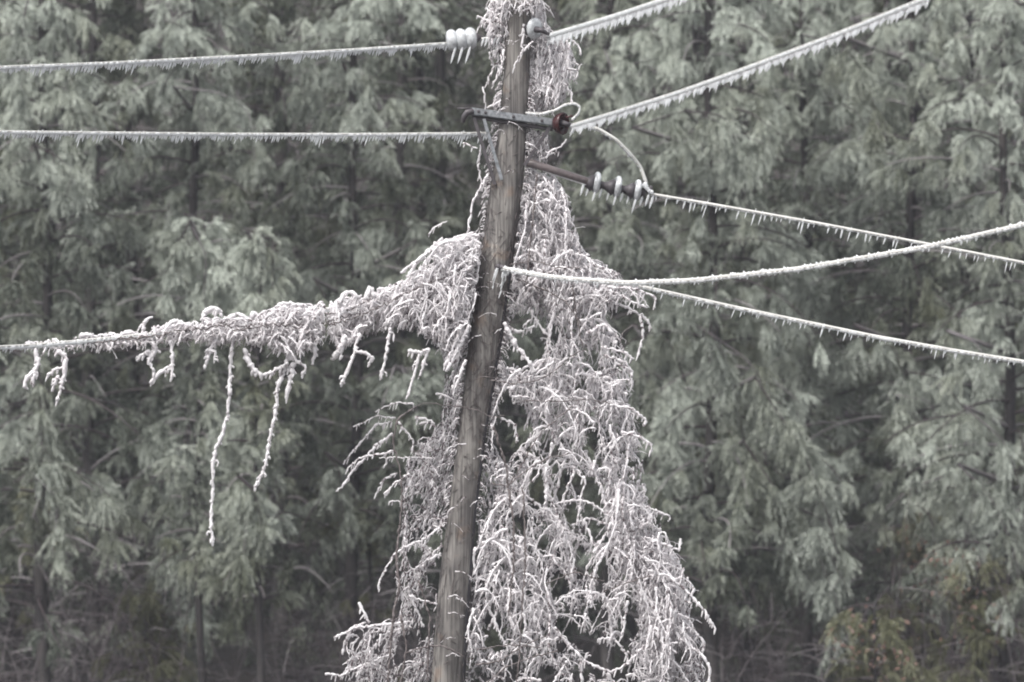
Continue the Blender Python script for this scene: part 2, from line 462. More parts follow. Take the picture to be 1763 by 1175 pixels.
FR = "ice laden pines in the front row of the wood"
F1 = [
 dict(px=75, Y=83, top=17, base_rel=2.6, label="pine at the left edge with pale columns of hanging iced boughs", n=124, bias=.02,
      sig=[([(70, -30), (110, 20), (125, 120), (125, 330)], -2.0, .62, 1.0), ([(60, -40), (40, 30), (35, 200)], -2.0, .55, 1),
           ([(60, 250), (100, 270), (125, 300), (110, 350)], -2.2, .5, 1.3), ([(10, 600), (60, 610), (80, 700), (70, 800)], -2, .42, 1.6),
           ([(40, 790), (110, 800), (190, 850), (200, 930)], -2, .4, 1.5), ([(60, 820), (100, 860), (90, 960)], -2.2, .42, 1.4)]),
 dict(px=330, Y=87, top=17.5, base_rel=2.4, label="pine behind the left wires with bare arching limbs showing", n=134, bias=0,
      sig=[([(300, 150), (380, 160), (430, 190), (440, 290)], -1.5, .5, 1.3), ([(330, 1175), (300, 1000), (330, 960), (340, 1100), (330, 1180)], -2.5, .38, 1.4),
           ([(230, 740), (280, 760), (300, 800), (290, 840)], -2, .45, 1.1), ([(260, 880), (320, 940), (330, 1060)], -2.6, .42, 1.3)]),
 dict(px=345, Y=82, top=float(P(325, 372, 82)[2]), base_rel=3.0, label="young pine with a bright pointed frosty top beside a twin", n=60, Lmax=1.15, bias=.14, rt=.07,
      sig=[([(328, 380), (300, 430), (280, 500)], -.3, .55, 1), ([(330, 390), (355, 440), (350, 540)], -.4, .55, 1)]),
 dict(px=445, Y=81, top=float(P(440, 392, 81)[2]), base_rel=2.6, label="young pine with a rounded frosty green top right of its twin", n=60, Lmax=.95, bias=.12, rt=.07,
      sig=[([(425, 400), (445, 400), (470, 440), (470, 520)], -.3, .62, 1), ([(430, 860), (425, 900), (420, 950)], -.6, .5, 1.6), ([(410, 820), (440, 850), (455, 930)], -.6, .45, 1.4)]),
 dict(px=610, Y=88, top=17.5, base_rel=3.2, label="dark green pine seen above the vine draped wire", n=134, bias=-.02,
      sig=[([(590, 110), (620, 150), (640, 230)], -1.5, .5, 1.2), ([(560, 780), (585, 810), (590, 900)], -2, .38, 1.3), ([(540, 480), (560, 510), (560, 560)], -2, .52, 1.0),
           ([(690, 430), (720, 410), (690, 470)], -2, .45, 1.0)]),
 dict(px=715, Y=84, top=float(P(690, 610, 84)[2]), base_rel=2.2, label="short pale pine top showing left of the pole", n=46, Lmax=1.0, bias=.05, rt=.07,
      sig=[([(680, 630), (660, 690), (650, 740)], -.3, .42, 1.2), ([(690, 630), (715, 680), (720, 760)], -.3, .42, 1.1)]),
 dict(px=1050, Y=88, top=17.5, base_rel=2.9, label="pine directly behind the vine draped pole", n=134, bias=0,
      sig=[([(1090, 560), (1150, 580), (1190, 680), (1180, 800)], -3, .46, 1.3), ([(1120, 640), (1150, 660), (1200, 740)], -3, .45, 1.2),
           ([(1090, 560), (1120, 600), (1110, 700)], -3, .4, 1.0)]),
 dict(px=1225, Y=84, top=17.5, base_rel=2.6, label="pine right of the pole with one long bough sweeping down", n=134, bias=0,
      sig=[([(1200, 560), (1290, 620), (1360, 740), (1395, 850)], -1.5, .42, 1.7), ([(1300, 650), (1390, 790), (1440, 930), (1445, 1010), (1420, 1110)], -1.9, .46, 1.5),
           ([(1240, 590), (1270, 700), (1290, 800)], -1.2, .33, 1.6), ([(1280, 760), (1340, 850), (1360, 960)], -1.5, .34, 1.6),
           ([(1180, 190), (1250, 200), (1280, 280), (1285, 360)], -1.6, .48, 1.3), ([(1090, 220), (1180, 190), (1240, 210), (1270, 260)], -1.4, .48, 1.2)]),
 dict(px=1388, Y=88, top=18, base_rel=3.0, label="pine with a bare dark trunk stretch between two wires", n=134, bias=.02,
      sig=[([(1290, 350), (1350, 390), (1395, 450), (1420, 500)], -2, .47, 1.3), ([(1360, 560), (1395, 580), (1395, 660)], -2.4, .5, .9), ([(1420, 560), (1450, 600), (1460, 640)], -2.4, .42, 1.1),
           ([(1380, 60), (1420, 70), (1440, 140)], -1.8, .55, 1.1)]),
 dict(px=1568, Y=86, top=18, base_rel=2.6, label="pine with dark upswept limbs under the upper right wire", n=134, bias=.02,
      sig=[([(1440, 60), (1490, 130), (1510, 200), (1500, 300)], -1.6, .52, 1.3), ([(1560, 640), (1620, 650), (1670, 720), (1680, 800)], -2.2, .46, 1.5),
           ([(1540, 680), (1600, 690), (1640, 780)], -2, .44, 1.5), ([(1560, 860), (1600, 880), (1630, 980), (1640, 1090)], -2.2, .3, 1.2), ([(1470, 560), (1540, 600), (1560, 660)], -1.9, .42, 1.3)]),
 dict(px=1735, Y=83, top=17.5, base_rel=2.6, label="pine at the right edge with grey hanging iced foliage", n=124, bias=.03,
      sig=[([(1630, 570), (1680, 590), (1710, 640)], -1.5, .5, 1.3), ([(1650, 800), (1710, 860), (1750, 960), (1760, 1060)], -1.6, .42, 1.4), ([(1660, 700), (1730, 760), (1760, 850)], -1.6, .42, 1.5)]),
]
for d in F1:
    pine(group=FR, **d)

# yellowish understorey trees at the lower right
pine(1500, 80, float(P(1500, 1040, 80)[2]), .6, "low yellow green bush with reddish leaves at the bottom right", None, n=44, Lmax=1.3, rt=.05, mt=M_yel, bias=.0)
pine(1590, 85, float(P(1590, 880, 85)[2]), 1.2, "olive young conifer among bare brush at the lower right", None, n=44, Lmax=1.1, rt=.06, mt=M_yel, bias=-.05)
pine(60, 86, float(P(60, 820, 86)[2]), 1.0, "olive young conifer at the far left edge under the big pine", None, n=44, Lmax=1.2, rt=.06, mt=M_yel, bias=.04)
pine(640, 88, float(P(640, 880, 88)[2]), 1.0, "dim olive conifer in the dark gap left of the pole foot", None, n=44, Lmax=1.1, rt=.06, mt=M_yel, bias=.02)
pine(1680, 82, float(P(1680, 960, 82)[2]), 1.0, "olive conifer with brown leaves near the bottom right corner", None, n=44, Lmax=1.0, rt=.06, mt=M_yel, bias=-.02)
pine(250, 84, float(P(300, 1010, 84)[2]), .6, "olive young conifer at the bottom left above the dark brush", None, n=44, Lmax=1.3, rt=.06, mt=M_yel, bias=-.05)

# back rows: three crowns, copied; low needle whiteness paints in shade for the gaps
def back_rows():
    kinds = []
    for q in range(3):
        kinds.append(pine([500, 880, 1300][q], 96, 21, 1.2, "pine deep in the dim back rows of the wood", "pines in the back rows of the wood", n=110, Lmax=3.0, rt=.14, M=30, bias=-.02, per_m=2.2, wd=.009, fixed=.06))
    spots = []
    for row, y in enumerate((92.5, 97, 102, 108)):
        for i in range(16):
            spots.append((-20 + i * 2.6 + row * 1.1 + rnd.uniform(-.7, .7), y + rnd.uniform(-1.2, 1.2)))
    for i, (x, y) in enumerate(spots):
        src = kinds[i % 3]
        if i < 3:
            r = src
        else:
            r = src.copy(); link(r)
            for ch in src.children:
                c = ch.copy(); link(c); c.parent = r
        r.location = (x, y, float(ground_z(x, y)) - .1)
        r.rotation_euler.z = rnd.uniform(0, 6.28)
        k = rnd.uniform(.9, 1.12); r.scale = (k, k, k)
back_rows()

# bare limbs one can see in front of the foliage belong to the trees; brush fills the foot of the wood
def brush():
    mb = MB()
    for i in range(650):
        px = rnd.choice([rnd.uniform(-60, 330), rnd.uniform(1420, 1830), rnd.uniform(1600, 1830), rnd.uniform(-60, 1830), rnd.uniform(500, 760), rnd.uniform(1150, 1400)])
        Y = rnd.uniform(80, 91)
        x = P(px, 900, Y)[0]; z = float(ground_z(x, Y))
        h = rnd.uniform(1.4, 4.3) * (1.1 if px < 350 or px > 1500 else .75)
        az = rnd.uniform(0, 6.28); ln = rnd.uniform(.1, .5)
        s = np.linspace(0, 1, 7)
        pts = np.stack([x + math.cos(az) * ln * h * s ** 1.6, Y + math.sin(az) * ln * h * s ** 1.6, z + h * (s - .32 * ln * s * s)], -1)
        pts[1:] += rng.normal(0, .02, (6, 3))
        a = rnd.choice((0, 0, .05, .18))
        mb.tube(pts, np.linspace(.011, .004, 7), k=3, a=a, cap=False)
        for _ in range(7):
            i0 = rnd.randint(1, 5); p = pts[i0]
            d = rng.normal(size=3); d[2] = abs(d[2]) * .5; d /= np.linalg.norm(d)
            l = rnd.uniform(.3, .9); t = np.linspace(0, 1, 5)[:, None]
            q = p + d * l * t; q[:, 2] -= .35 * l * t[:, 0] ** 2
            mb.tube(q, np.linspace(.0065, .003, 5), k=3, a=a + rnd.uniform(0, .12), cap=False)
    tag(mb.build("brush", M_twig), "tangle of bare reddish brown twigs filling the dark foot of the wood", "brush", kind="stuff")
brush()

# withered leaves still hanging on the understorey bushes
M_leaf = plain("withered leaf", (0.12, 0.068, 0.05), .6, 0, .4)
def leaves(o, spots):
    mb = MB()
    for px, py, Y, n in spots:
        for _ in range(n // 2):
            c = P(px + rnd.gauss(0, 22), py + rnd.gauss(0, 28), Y + rnd.gauss(0, .15))
            u = rng.normal(size=3); u[2] -= .8; u /= np.linalg.norm(u); w = np.cross(u, rng.normal(size=3)); w /= np.linalg.norm(w)
            L = rnd.uniform(.05, .10)
            mb.add([c, c + u * L * .5 + w * L * .25, c + u * L, c + u * L * .5 - w * L * .25 + np.cross(u, w) * L * .1], [(0, 1, 2, 3)], None, .3)
    q = mb.build("withered_leaves", M_leaf, o, smooth=False); q.location = tuple(-np.array(o.location)); q["kind"] = "stuff"
for o in [o for o in sc.objects if o.get("category") == "tree" and not o.parent]:
    if "reddish leaves" in o["label"]: leaves(o, [(1500, 1120, 79, 90), (1550, 1140, 79, 110), (1460, 1100, 79, 50)])
    if "brown leaves" in o["label"]: leaves(o, [(1640, 1000, 81, 70), (1690, 1060, 81, 60), (1600, 960, 81, 60)])
    if "bare brush at the lower right" in o["label"]: leaves(o, [(1590, 930, 84, 60), (1600, 1020, 84, 80)])

# ------------------------------------------------------------------ the utility pole
# (y pixel, left edge, right edge)
PE = [(-30, 876, 915), (30, 873, 914), (200, 862, 908), (300, 848, 903), (460, 824, 882), (600, 806, 862), (750, 790, 836), (900, 770, 818), (1050, 752, 808), (1175, 742, 800)]
def pole_mid(py):
    a = np.interp(py, [e[0] for e in PE], [(e[1] + e[2]) / 2 for e in PE]); w = np.interp(py, [e[0] for e in PE], [e[2] - e[1] for e in PE])
    return float(a), float(w)
pys = np.linspace(-32, 1175, 60)
pts, rad = [], []
for y in pys:
    m, w = pole_mid(y); pts.append(P(m, y)); rad.append(w * .005 / 2)
dlast = (pts[-1] - pts[-15]) / 14
while pts[-1][2] > -1.0:
    pts.append(pts[-1] + dlast); rad.append(rad[-1] * 1.004)
pts = np.array(pts); rad = np.array(rad) * (1 + rng.normal(0, .008, len(rad)))
base = pts[np.argmin(np.abs(pts[:, 2]))]
pole = empty("utility_pole", tuple(base)); tag(pole, "leaning weathered wooden utility pole wrapped in ice coated vines", "utility pole")
def under(o, root):
    """child of root while keeping world position"""
    o.parent = root
    o.location = tuple(-np.array(root.location))
    return o
mb = MB(); mb.tube(pts, rad, k=28, a=.5)
v = mb.v[0]; vz = v[:, 2]; th_ = np.tile(np.arange(28), len(v) // 28 + 1)[:len(v)] * .2244
cen = np.stack([np.interp(vz, pts[::-1, 2], pts[::-1, 0]), np.interp(vz, pts[::-1, 2], pts[::-1, 1])], -1)
k_ = 1 + .035 * np.sin(th_ * 3 + vz * 2.1) + .02 * np.sin(th_ * 7 - vz * 5.3) + .012 * np.sin(th_ * 13 + vz * 1.1)
v[:, :2] = cen + (v[:, :2] - cen) * k_[:, None]
under(mb.build("shaft", M_pole), pole)
# dark tube laid along the right edge of the shaft
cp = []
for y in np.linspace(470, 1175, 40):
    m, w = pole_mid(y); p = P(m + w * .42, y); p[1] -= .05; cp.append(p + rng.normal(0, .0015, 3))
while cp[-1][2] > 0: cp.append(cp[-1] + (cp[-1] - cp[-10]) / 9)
mb = MB(); mb.tube(np.array(cp), .022, k=8); under(mb.build("edge_tube", M_edge_tube), pole)
# crossarm: a steel angle in front of the pole
Yc = 49.84
A0, A1 = P(812, 191, Yc), P(972, 213, Yc)
mb = MB()
box(mb, A0, A1, .012, .056, up=(0, 0, 1))
box(mb, A0 + np.array((0, .03, -.03)), A1 + np.array((0, .03, -.03)), .055, .010)
under(mb.build("crossarm", M_steel, smooth=False), pole)
mb = MB(); box(mb, A0 + np.array((0, .07, -.045)), A1 + np.array((-.1, .07, -.045)), .05, .034); under(mb.build("arm_underside", M_dark, smooth=False), pole)  # dark bar behind and below the crossarm, as its dark underside
for a, b, mt, yy in (((816, 203), (852, 318), M_dark, 49.85), ((833, 205), (864, 310), M_steel, 49.80), ((948, 218), (903, 285), M_dark, 49.86)):
    mb = MB(); box(mb, P(*a, yy), P(*b, yy + .02), .030, .010, up=(0, 1, 0)) ; under(mb.build("brace", mt, smooth=False), pole)
for a in ((824, 192), (836, 194), (884, 201), (933, 208)):
    mb = MB(); c = P(*a, Yc - .008); lathe(mb, c, (0, -1, 0), [(0, .0), (0, .014), (.012, .014), (.014, .006), (.02, .006), (.02, 0)], k=6); under(mb.build("bolt", M_dark, smooth=False), pole)
mb = MB(); mb.tube([P(815, 192, Yc), P(804, 194, Yc), P(799, 201, Yc), P(797, 211, Yc)], [.026, .030, .026, .016], k=7); mb.tube([P(812, 187, Yc), P(788, 187, Yc)], .007, k=6)
under(mb.build("end_bolt", M_dark), pole)

# ------------------------------------------------------------------ icicles and wires
LEAN = np.array((-.3, 0, -1.0)); LEAN /= np.linalg.norm(LEAN)
def icicle_mesh():
    mb = MB(); n = 6
    z = np.linspace(0, -1, n); mb.tube(np.stack([z * 0, z * 0, z], -1), [1, .95, .95, .85, .7, .35], k=5, a=.8)
    o = mb.build("icicle", M_ice); me = o.data; bpy.data.objects.remove(o); return me
ICM = icicle_mesh()
def add_icicle(root, p, d, L, r):
    o = bpy.data.objects.new("icicle", ICM); link(o, root)
    o.location = tuple(np.asarray(p) - np.array(root.location))
    dv = Vector((-d[0], -d[1], -d[2])); o.rotation_mode = 'QUATERNION'; o.rotation_quaternion = dv.to_track_quat('Z', 'Y')
    o.scale = (r, r, L)

def lumpy(mb, pts_, r, a=.62, ice=True, icl=(.02, .06), k=6, sp=.045, taper=.45, jit=.003, step=.018):
    pts_ = np.asarray(pts_, float)
    L = np.linalg.norm(np.diff(pts_, axis=0), axis=1).sum()
    n = max(5, int(L / step)); q = resample(pts_, n)
    q[1:-1] += rng.normal(0, jit, (n - 2, 3))
    rr = r * np.linspace(1, taper, n) * rng.uniform(.55, 1.4, n)
    mb.tube(q, rr, k=k, a=np.clip(a + rng.normal(0, .16, n), 0, 1))
    if ice:
        m = int(L / sp)
        for _ in range(m):
            i = rnd.randint(0, n - 1)
            dd = LEAN + rng.normal(0, .12, 3); l = rnd.uniform(*icl)
            mb.cone(q[i] + (0, 0, -r * .5), dd * l, r * rnd.uniform(.45, .8), k=4, a=rnd.uniform(.5, 1))

def wire(name, path, r, label, sleeve=.022, spacing=.03, icl=(.03, .07), icr=.008, lean=LEAN, both=False, density=1.0, cat="wire", group="iced power lines", ext=None, ridge=None, n=None, sl_top=False, bare_to=None):
    """path: (px, py, Y)"""
    W3 = np.array([P(a, b, c) for a, b, c in path])
    L0 = np.linalg.norm(np.diff(W3, axis=0), axis=1).sum()
    pth = resample(W3, max(40, int(L0 / .06)))
    vis = pth
    full = pth
    if ext:
        k = 12
        if 'a' in ext:
            d = pth[0] - pth[3]; d /= np.linalg.norm(d); e = [pth[0] + d * t + np.array((0, 0, .004 * t * t)) for t in np.linspace(16, 1, k)]; full = np.vstack([e, full])
        if 'b' in ext:
            d = pth[-1] - pth[-4]; d /= np.linalg.norm(d); e = [pth[-1] + d * t + np.array((0, 0, .004 * t * t)) for t in np.linspace(1, 14, k)]; full = np.vstack([full, e])
    root = empty(name, tuple(vis[0])); tag(root, label, cat, group)
    mb = MB(); mb.tube(full, r, k=8, a=.5)
    under(mb.build("conductor", M_wire), root)
    # lumpy sleeve of ice under the conductor
    n = int(L0 / .012); s = resample(vis, n)
    sl = MB()
    off = np.zeros((n, 3)); off[:, 2] = -sleeve * .75; off[:, 0] = -sleeve * .15
    amp = sleeve * (.5 + .8 * rng.random(n)); amp[0] = amp[-1] = .002
    sl.tube(s + off, amp, k=6, a=.7)
    if sl_top:
        o2 = off.copy(); o2[:, 2] = sleeve * .5
        kk = np.clip(rng.normal(.35, .5, n), .1, 1.5) * sleeve; sl.tube(s + o2, kk, k=5, a=.7)
    under(sl.build("ice_sleeve", M_ice), root)
    ic = []
    d = 0.0
    m = int(L0 / spacing)
    for i in range(m):
        if rnd.random() > density: continue
        t = (i + rnd.random()) / m; idx = t * (len(vis) - 1); i0 = min(int(idx), len(vis) - 2)
        p = vis[i0] * (1 - idx + i0) + vis[i0 + 1] * (idx - i0)
        ll = rnd.uniform(*icl) * (.75 + .35 * math.sin(i * spacing * 9 + r * 900) * math.sin(i * spacing * 23)) * (1.4 if rnd.random() < .08 else 1)
        dd = lean + rng.normal(0, .06, 3)
        ic.append((p + np.array((0, 0, -sleeve * .8 if not both or rnd.random() < .6 else sleeve * .5)), dd / np.linalg.norm(dd), ll, icr * rnd.uniform(.7, 1.2)))
    ic.sort(key=lambda q: -q[2])
    for q in ic[:100]: add_icicle(root, *q)
    if len(ic) > 100:
        mb = MB()
        for p, dd, ll, rr in ic[100:]: mb.cone(p, dd * ll, rr)
        o = under(mb.build("icicle_fringe", M_ice), root); o["kind"] = "stuff"
    return root

wire("power_line", [(-20, 116, 47), (190, 108, 47.8), (380, 98, 48.6), (580, 87, 49.3), (772, 74, 50)], .008, "topmost wire on the left, fringed with icicles, ending at three white insulators", sleeve=.015, spacing=.016, icl=(.04, .085), icr=.008, ext='a')
wire("power_line", [(-20, 226, 47.5), (200, 228.5, 48.2), (400, 230.5, 48.9), (620, 231, 49.5), (845, 229, 50.1)], .008, "level wire on the left running behind the steel braces to the pole", sleeve=.014, spacing=.018, icl=(.04, .085), icr=.008, ext='a')
wire("power_line", [(945, 60, 50), (990, 47, 48), (1060, 26, 45.5), (1130, 3, 43.5), (1200, -22, 42)], .014, "thick iced wire rising right from the pole top insulator", sleeve=.022, spacing=.014, icl=(.05, .09), icr=.009, ext='b')
wire("power_line", [(984, 216, 49.85), (1060, 193, 48), (1170, 158, 46), (1280, 119, 44.3), (1440, 59, 42), (1600, -6, 40)], .014, "wire rising steeply right from the brown insulator to the top edge", sleeve=.019, spacing=.013, icl=(.045, .085), icr=.009, ext='b')
wire("power_line", [(1118, 334, 50), (1220, 351, 50), (1400, 383, 50), (1600, 421, 50), (1790, 458, 50)], .013, "wire sloping down right from the strain insulators with separate icicles", sleeve=.011, spacing=.055, icl=(.05, .11), icr=.008, ext='b', density=.85)
SAG = wire("power_line", [(862, 461, 49.75), (910, 470, 49.6), (960, 478, 49.4), (1080, 487, 49.0), (1200, 482, 48.6), (1380, 462, 48.0), (1600, 424, 47.2), (1790, 380, 46.5)], .017, "sagging knobbly iced wire rising toward the right edge across another wire", sleeve=.017, spacing=.05, icl=(.02, .05), icr=.010, ext='b', both=True, sl_top=True)
cl = MB(); c_ = P(858, 460, 49.78)
lathe(cl, c_, (0, 1, 0), [(-.05, 0), (-.05, .012), (-.03, .012), (-.03, .03), (-.01, .03), (-.01, .012), (.1, .012), (.1, 0)], k=10)
cl.tube([c_, P(864, 461, 49.74), P(872, 463, 49.74)], [.02, .026, .018], k=8)
under(cl.build("clamp", M_dark), SAG)
cl = MB()
for k in range(9): cl.cone(P(rnd.uniform(852, 886), rnd.uniform(462, 470), 49.74), LEAN * rnd.uniform(.04, .10), rnd.uniform(.005, .009))
for x, l in ((855, .16), (868, .22), (874, .14)): lumpy(cl, [P(x, 462, 49.74), P(x - 3, 462 + l * 110, 49.75), P(x - 8, 462 + l * 210, 49.78)], .009, icl=(.02, .05))
under(cl.build("clamp_ice", M_ice), SAG)
wire("power_line", [(1085, 489, 50.1), (1270, 530, 50.1), (1500, 578, 50.1), (1640, 603, 50.1), (1790, 627, 50.1)], .014, "lowest wire on the right sloping down with small icicles beneath", sleeve=.015, spacing=.045, icl=(.03, .085), icr=.008, ext='b', density=.9)
wire("power_line", [(-20, 598, 48.5), (60, 594, 48.9), (300, 571, 49.6), (500, 546, 49.9), (700, 500, 50.1), (826, 466, 50.1)], .010, "lowest wire on the left, carrying the trailing vine", sleeve=.02, spacing=.04, icl=(.02, .05), icr=.008, ext='a')
wire("jumper_wire", [(1000, 214, 49.9), (1030, 222, 49.9), (1060, 240, 49.9), (1085, 265, 49.95), (1103, 288, 50), (1113, 316, 50)], .015, "short curved jumper wire dropping from the right wire to the strain insulators", sleeve=.012, spacing=.05, icl=(.015, .03), group=None)
wire("tie_wire", [(905, 194, 49.75), (930, 196, 49.75), (955, 190, 49.75), (972, 180, 49.75), (990, 177, 49.75), (1000, 184, 49.75), (996, 195, 49.75), (984, 206, 49.75)], .007, "iced loop of tie wire lying on the steel crossarm", sleeve=.010, spacing=.05, icl=(.01, .02), group=None)

# ------------------------------------------------------------------ insulators
def shed(p0, ax, R, T, mt, root, name="disc"):
    mb = MB()
    lathe(mb, p0, ax, [(0, .012), (T * .02, R * .55), (T * .12, R * .84), (T * .36, R), (T * .6, R * .98), (T * .82, R * .84), (T * .96, R * .55), (T, .012)], k=26)
    return under(mb.build(name, mt), root)
def strut(pts_, r, mt, root, name):
    mb = MB(); mb.tube(np.array(pts_), r, k=10); return under(mb.build(name, mt), root)

a, b = P(768, 71, 50), P(824, 65, 50)
r1 = empty("insulator", tuple(a)); tag(r1, "string of three fat white iced discs on the top left wire", "insulator")
ax = (b - a) / np.linalg.norm(b - a) + np.array((0, .25, 0))
ax = (b - a) / np.linalg.norm(b - a) + np.array((0, .12, 0))
for k in range(3): shed(a + (b - a) * (k * .27 + .02 * k), ax, .096, .105, M_porc, r1)
mb = MB(); lathe(mb, a + (b - a) * .84, b - a, [(0, .05), (.02, .055), (.045, .03), (.06, .02), (.075, 0)], k=14); under(mb.build("cap", M_dark), r1)
strut([P(826, 67), P(845, 65), P(868, 58)], .009, M_wire, r1, "link")
for x in (781, 793, 806): add_icicle(r1, P(x + 2, 86, 49.95), LEAN, .115, .012)
for x in (832, 838, 845, 852, 858): add_icicle(r1, P(x, 68, 49.95), LEAN, .06, .010)

a, b = P(900, 44, 49.9), P(946, 60, 49.7)
r2 = empty("insulator", tuple(a)); tag(r2, "single white porcelain disc insulator at the pole top", "insulator")
shed(P(915, 49, 49.85), np.array((.75, -.6, -.12)), .095, .07, M_porc, r2)
strut([a, P(915, 49, 49.85)], .014, M_dark, r2, "shank"); strut([P(921, 51, 49.8), P(934, 53, 49.7), P(946, 60, 49.8)], [.03, .022, .012], M_dark, r2, "cap")

a = P(958, 213, 49.86)
r3 = empty("insulator", tuple(a)); tag(r3, "dark reddish brown porcelain insulator at the right end of the crossarm", "insulator")
mb = MB(); lathe(mb, P(958, 213, 49.84), (.82, -.5, -.05), [(-.03, 0), (-.03, .03), (-.01, .06), (.02, .086), (.06, .098), (.075, .095), (.078, .088), (.05, .07), (.03, .03), (.03, 0)], k=26); under(mb.build("disc", M_brown), r3)
strut([P(966, 212, 49.8), P(976, 214, 49.78), P(986, 216, 49.84)], [.030, .022, .014], M_dark, r3, "cap")
strut([P(974, 203, 49.76), P(984, 200, 49.76), P(990, 206, 49.78)], .010, M_brown, r3, "hook")

a = P(925, 284, 50)
r4 = empty("insulator", tuple(a)); tag(r4, "strain rod with three white iced sheds reaching right from the pole", "insulator")
strut([P(905, 279, 49.95), P(932, 287, 49.95), P(1012, 313, 49.96)], [.036, .034, .034], M_rod, r4, "rod")
axd = P(1110, 332, 50) - P(1008, 312, 50)
for (x, y) in ((1016, 315), (1052, 322), (1086, 328)):
    mb = MB(); c0 = P(x - 12, y - 2, 49.98); lathe(mb, c0, axd, [(0, .03), (.03, .045), (.075, .075), (.085, .06), (.11, .045), (.19, .03)], k=16); under(mb.build("shed_core", M_dark), r4)
    mb = MB()
    th = np.linspace(0, 2 * math.pi, 20); c1 = P(x + 11, y, 49.97)
    e1 = np.array((.15, -.1, .98)); e2 = np.array((.25, -.95, 0))
    ringp = [c1 + (e1 * math.cos(t) * .074 + e2 * math.sin(t) * .068) for t in th]
    mb.tube(np.array(ringp), .022, k=9, cap=False)
    lathe(mb, c1 - axd / np.linalg.norm(axd) * .02, axd, [(0, .03), (.002, .074), (.03, .072), (.035, .03)], k=18)
    under(mb.build("disc", M_porc), r4)
    add_icicle(r4, c1 + np.array((-.02, -.05, -.10)), LEAN, .06, .011); add_icicle(r4, c1 + np.array((-.075, 0, -.055)), LEAN, .06, .010); add_icicle(r4, c1 + np.array((.04, -.02, -.07)), LEAN, .06, .013)
add_icicle(r4, P(1094, 345, 49.95), LEAN, .11, .010)
mb = MB()
for k in range(5):
    lathe(mb, P(1104 + k * 4, 326 + rnd.uniform(-7, 7), 49.97), (1, 0, 0), [(-.02, 0), (-.015, .02), (0, .028), (.015, .02), (.02, 0)], k=8)
under(mb.build("clamp", M_dark), r4)
mb = MB()
for k in range(7):
    lathe(mb, P(1108 + rnd.uniform(-3, 14), 320 + rnd.uniform(-6, 14), 49.93), (0, 0, 1), [(-.02, 0), (-.012, .016), (0, .02), (.012, .014), (.02, 0)], k=7)
under(mb.build("clamp_ice", M_ice), r4)
mb = MB(); q = resample([P(935, 294, 49.95), P(965, 304, 49.95), P(1010, 318, 49.95)], 30); mb.tube(q, .009 + .004 * rng.random(30), k=6); under(mb.build("rod_ice", M_ice), r4)
for x, y in ((1004, 320), (1116, 338), (1123, 342)): add_icicle(r4, P(x, y, 49.95), LEAN, .085, .013)

# ------------------------------------------------------------------ vines
def inpoly(x, y, poly):
    c = False; n = len(poly); j = n - 1
    for i in range(n):
        xi, yi = poly[i]; xj, yj = poly[j]
        if (yi > y) != (yj > y) and x < (xj - xi) * (y - yi) / (yj - yi) + xi: c = not c
        j = i
    return c

R_POLY = [(903, 290), (955, 296), (985, 350), (988, 395), (1005, 430), (1030, 472), (1085, 480), (1115, 500), (1120, 520), (1095, 535), (1040, 545), (1060, 570), (1080, 605), (1085, 660), (1092, 710), (1105, 760), (1112, 850), (1130, 890), (1160, 940), (1185, 995), (1190, 1080), (1210, 1130), (1222, 1190), (795, 1190), (806, 1050), (822, 900), (838, 750), (862, 600), (884, 460), (900, 340)]
HOLES = [(893, 542, 20, 14), (928, 548, 12, 22), (908, 600, 30, 24), (872, 612, 14, 22), (955, 572, 10, 14), (1062, 545, 22, 12), (890, 735, 24, 36), (868, 700, 14, 22), (925, 840, 15, 32), (968, 842, 10, 28), (995, 830, 9, 20), (1018, 852, 14, 30), (985, 885, 11, 22), (1030, 868, 14, 16),
         (1026, 912, 20, 16), (895, 905, 11, 20), (934, 935, 10, 10), (1000, 970, 9, 26), (1040, 985, 9, 18), (965, 1005, 16, 22), (850, 1070, 15, 24), (848, 1108, 14, 10), (1030, 1058, 18, 16), (902, 1078, 9, 14), (980, 1082, 12, 12), (1005, 1105, 16, 14), (968, 1112, 10, 10), (1090, 1052, 10, 14),
         (1085, 1090, 14, 24), (1065, 1135, 15, 28), (1030, 1150, 18, 14), (1000, 1160, 12, 16), (945, 1165, 16, 14), (1030, 1110, 12, 14), (1172, 1130, 12, 14), (885, 1150, 10, 18), (870, 770, 14, 18), (940, 760, 8, 20), (1022, 760, 7, 22), (1025, 620, 6, 20), (835, 870, 6, 20), (965, 1080, 8, 10)]
LA_POLY = [(40, 590), (130, 580), (200, 572), (280, 560), (370, 546), (440, 543), (480, 525), (560, 520), (640, 502), (705, 476), (735, 440), (765, 410), (822, 398), (836, 402), (826, 470), (815, 540), (803, 600), (785, 640), (765, 620), (745, 590), (700, 570), (640, 572), (590, 600), (560, 585), (510, 612), (450, 592), (330, 588), (200, 597), (120, 603), (50, 606)]
LL_POLY = [(795, 620), (765, 645), (758, 720), (725, 740), (700, 790), (688, 860), (692, 930), (676, 1000), (690, 1060), (640, 1075), (600, 1085), (590, 1110), (605, 1140), (575, 1165), (600, 1190), (740, 1190), (755, 1000), (772, 880), (792, 740)]
LL_HOLES = [(735, 1030, 14, 18), (748, 930, 12, 14), (745, 990, 12, 14), (712, 960, 12, 16), (735, 1070, 12, 22), (705, 1100, 18, 14), (690, 1130, 14, 16), (718, 860, 10, 10), (650, 1105, 12, 14), (735, 740, 14, 12), (610, 1105, 10, 8), (720, 920, 10, 8)]
TOP_R = [(905, -30), (930, -30), (942, 40), (955, 60), (985, 75), (992, 110), (975, 165), (955, 185), (912, 195), (905, 100)]
TOP_R2 = [(905, 222), (945, 225), (945, 265), (930, 285), (902, 300)]
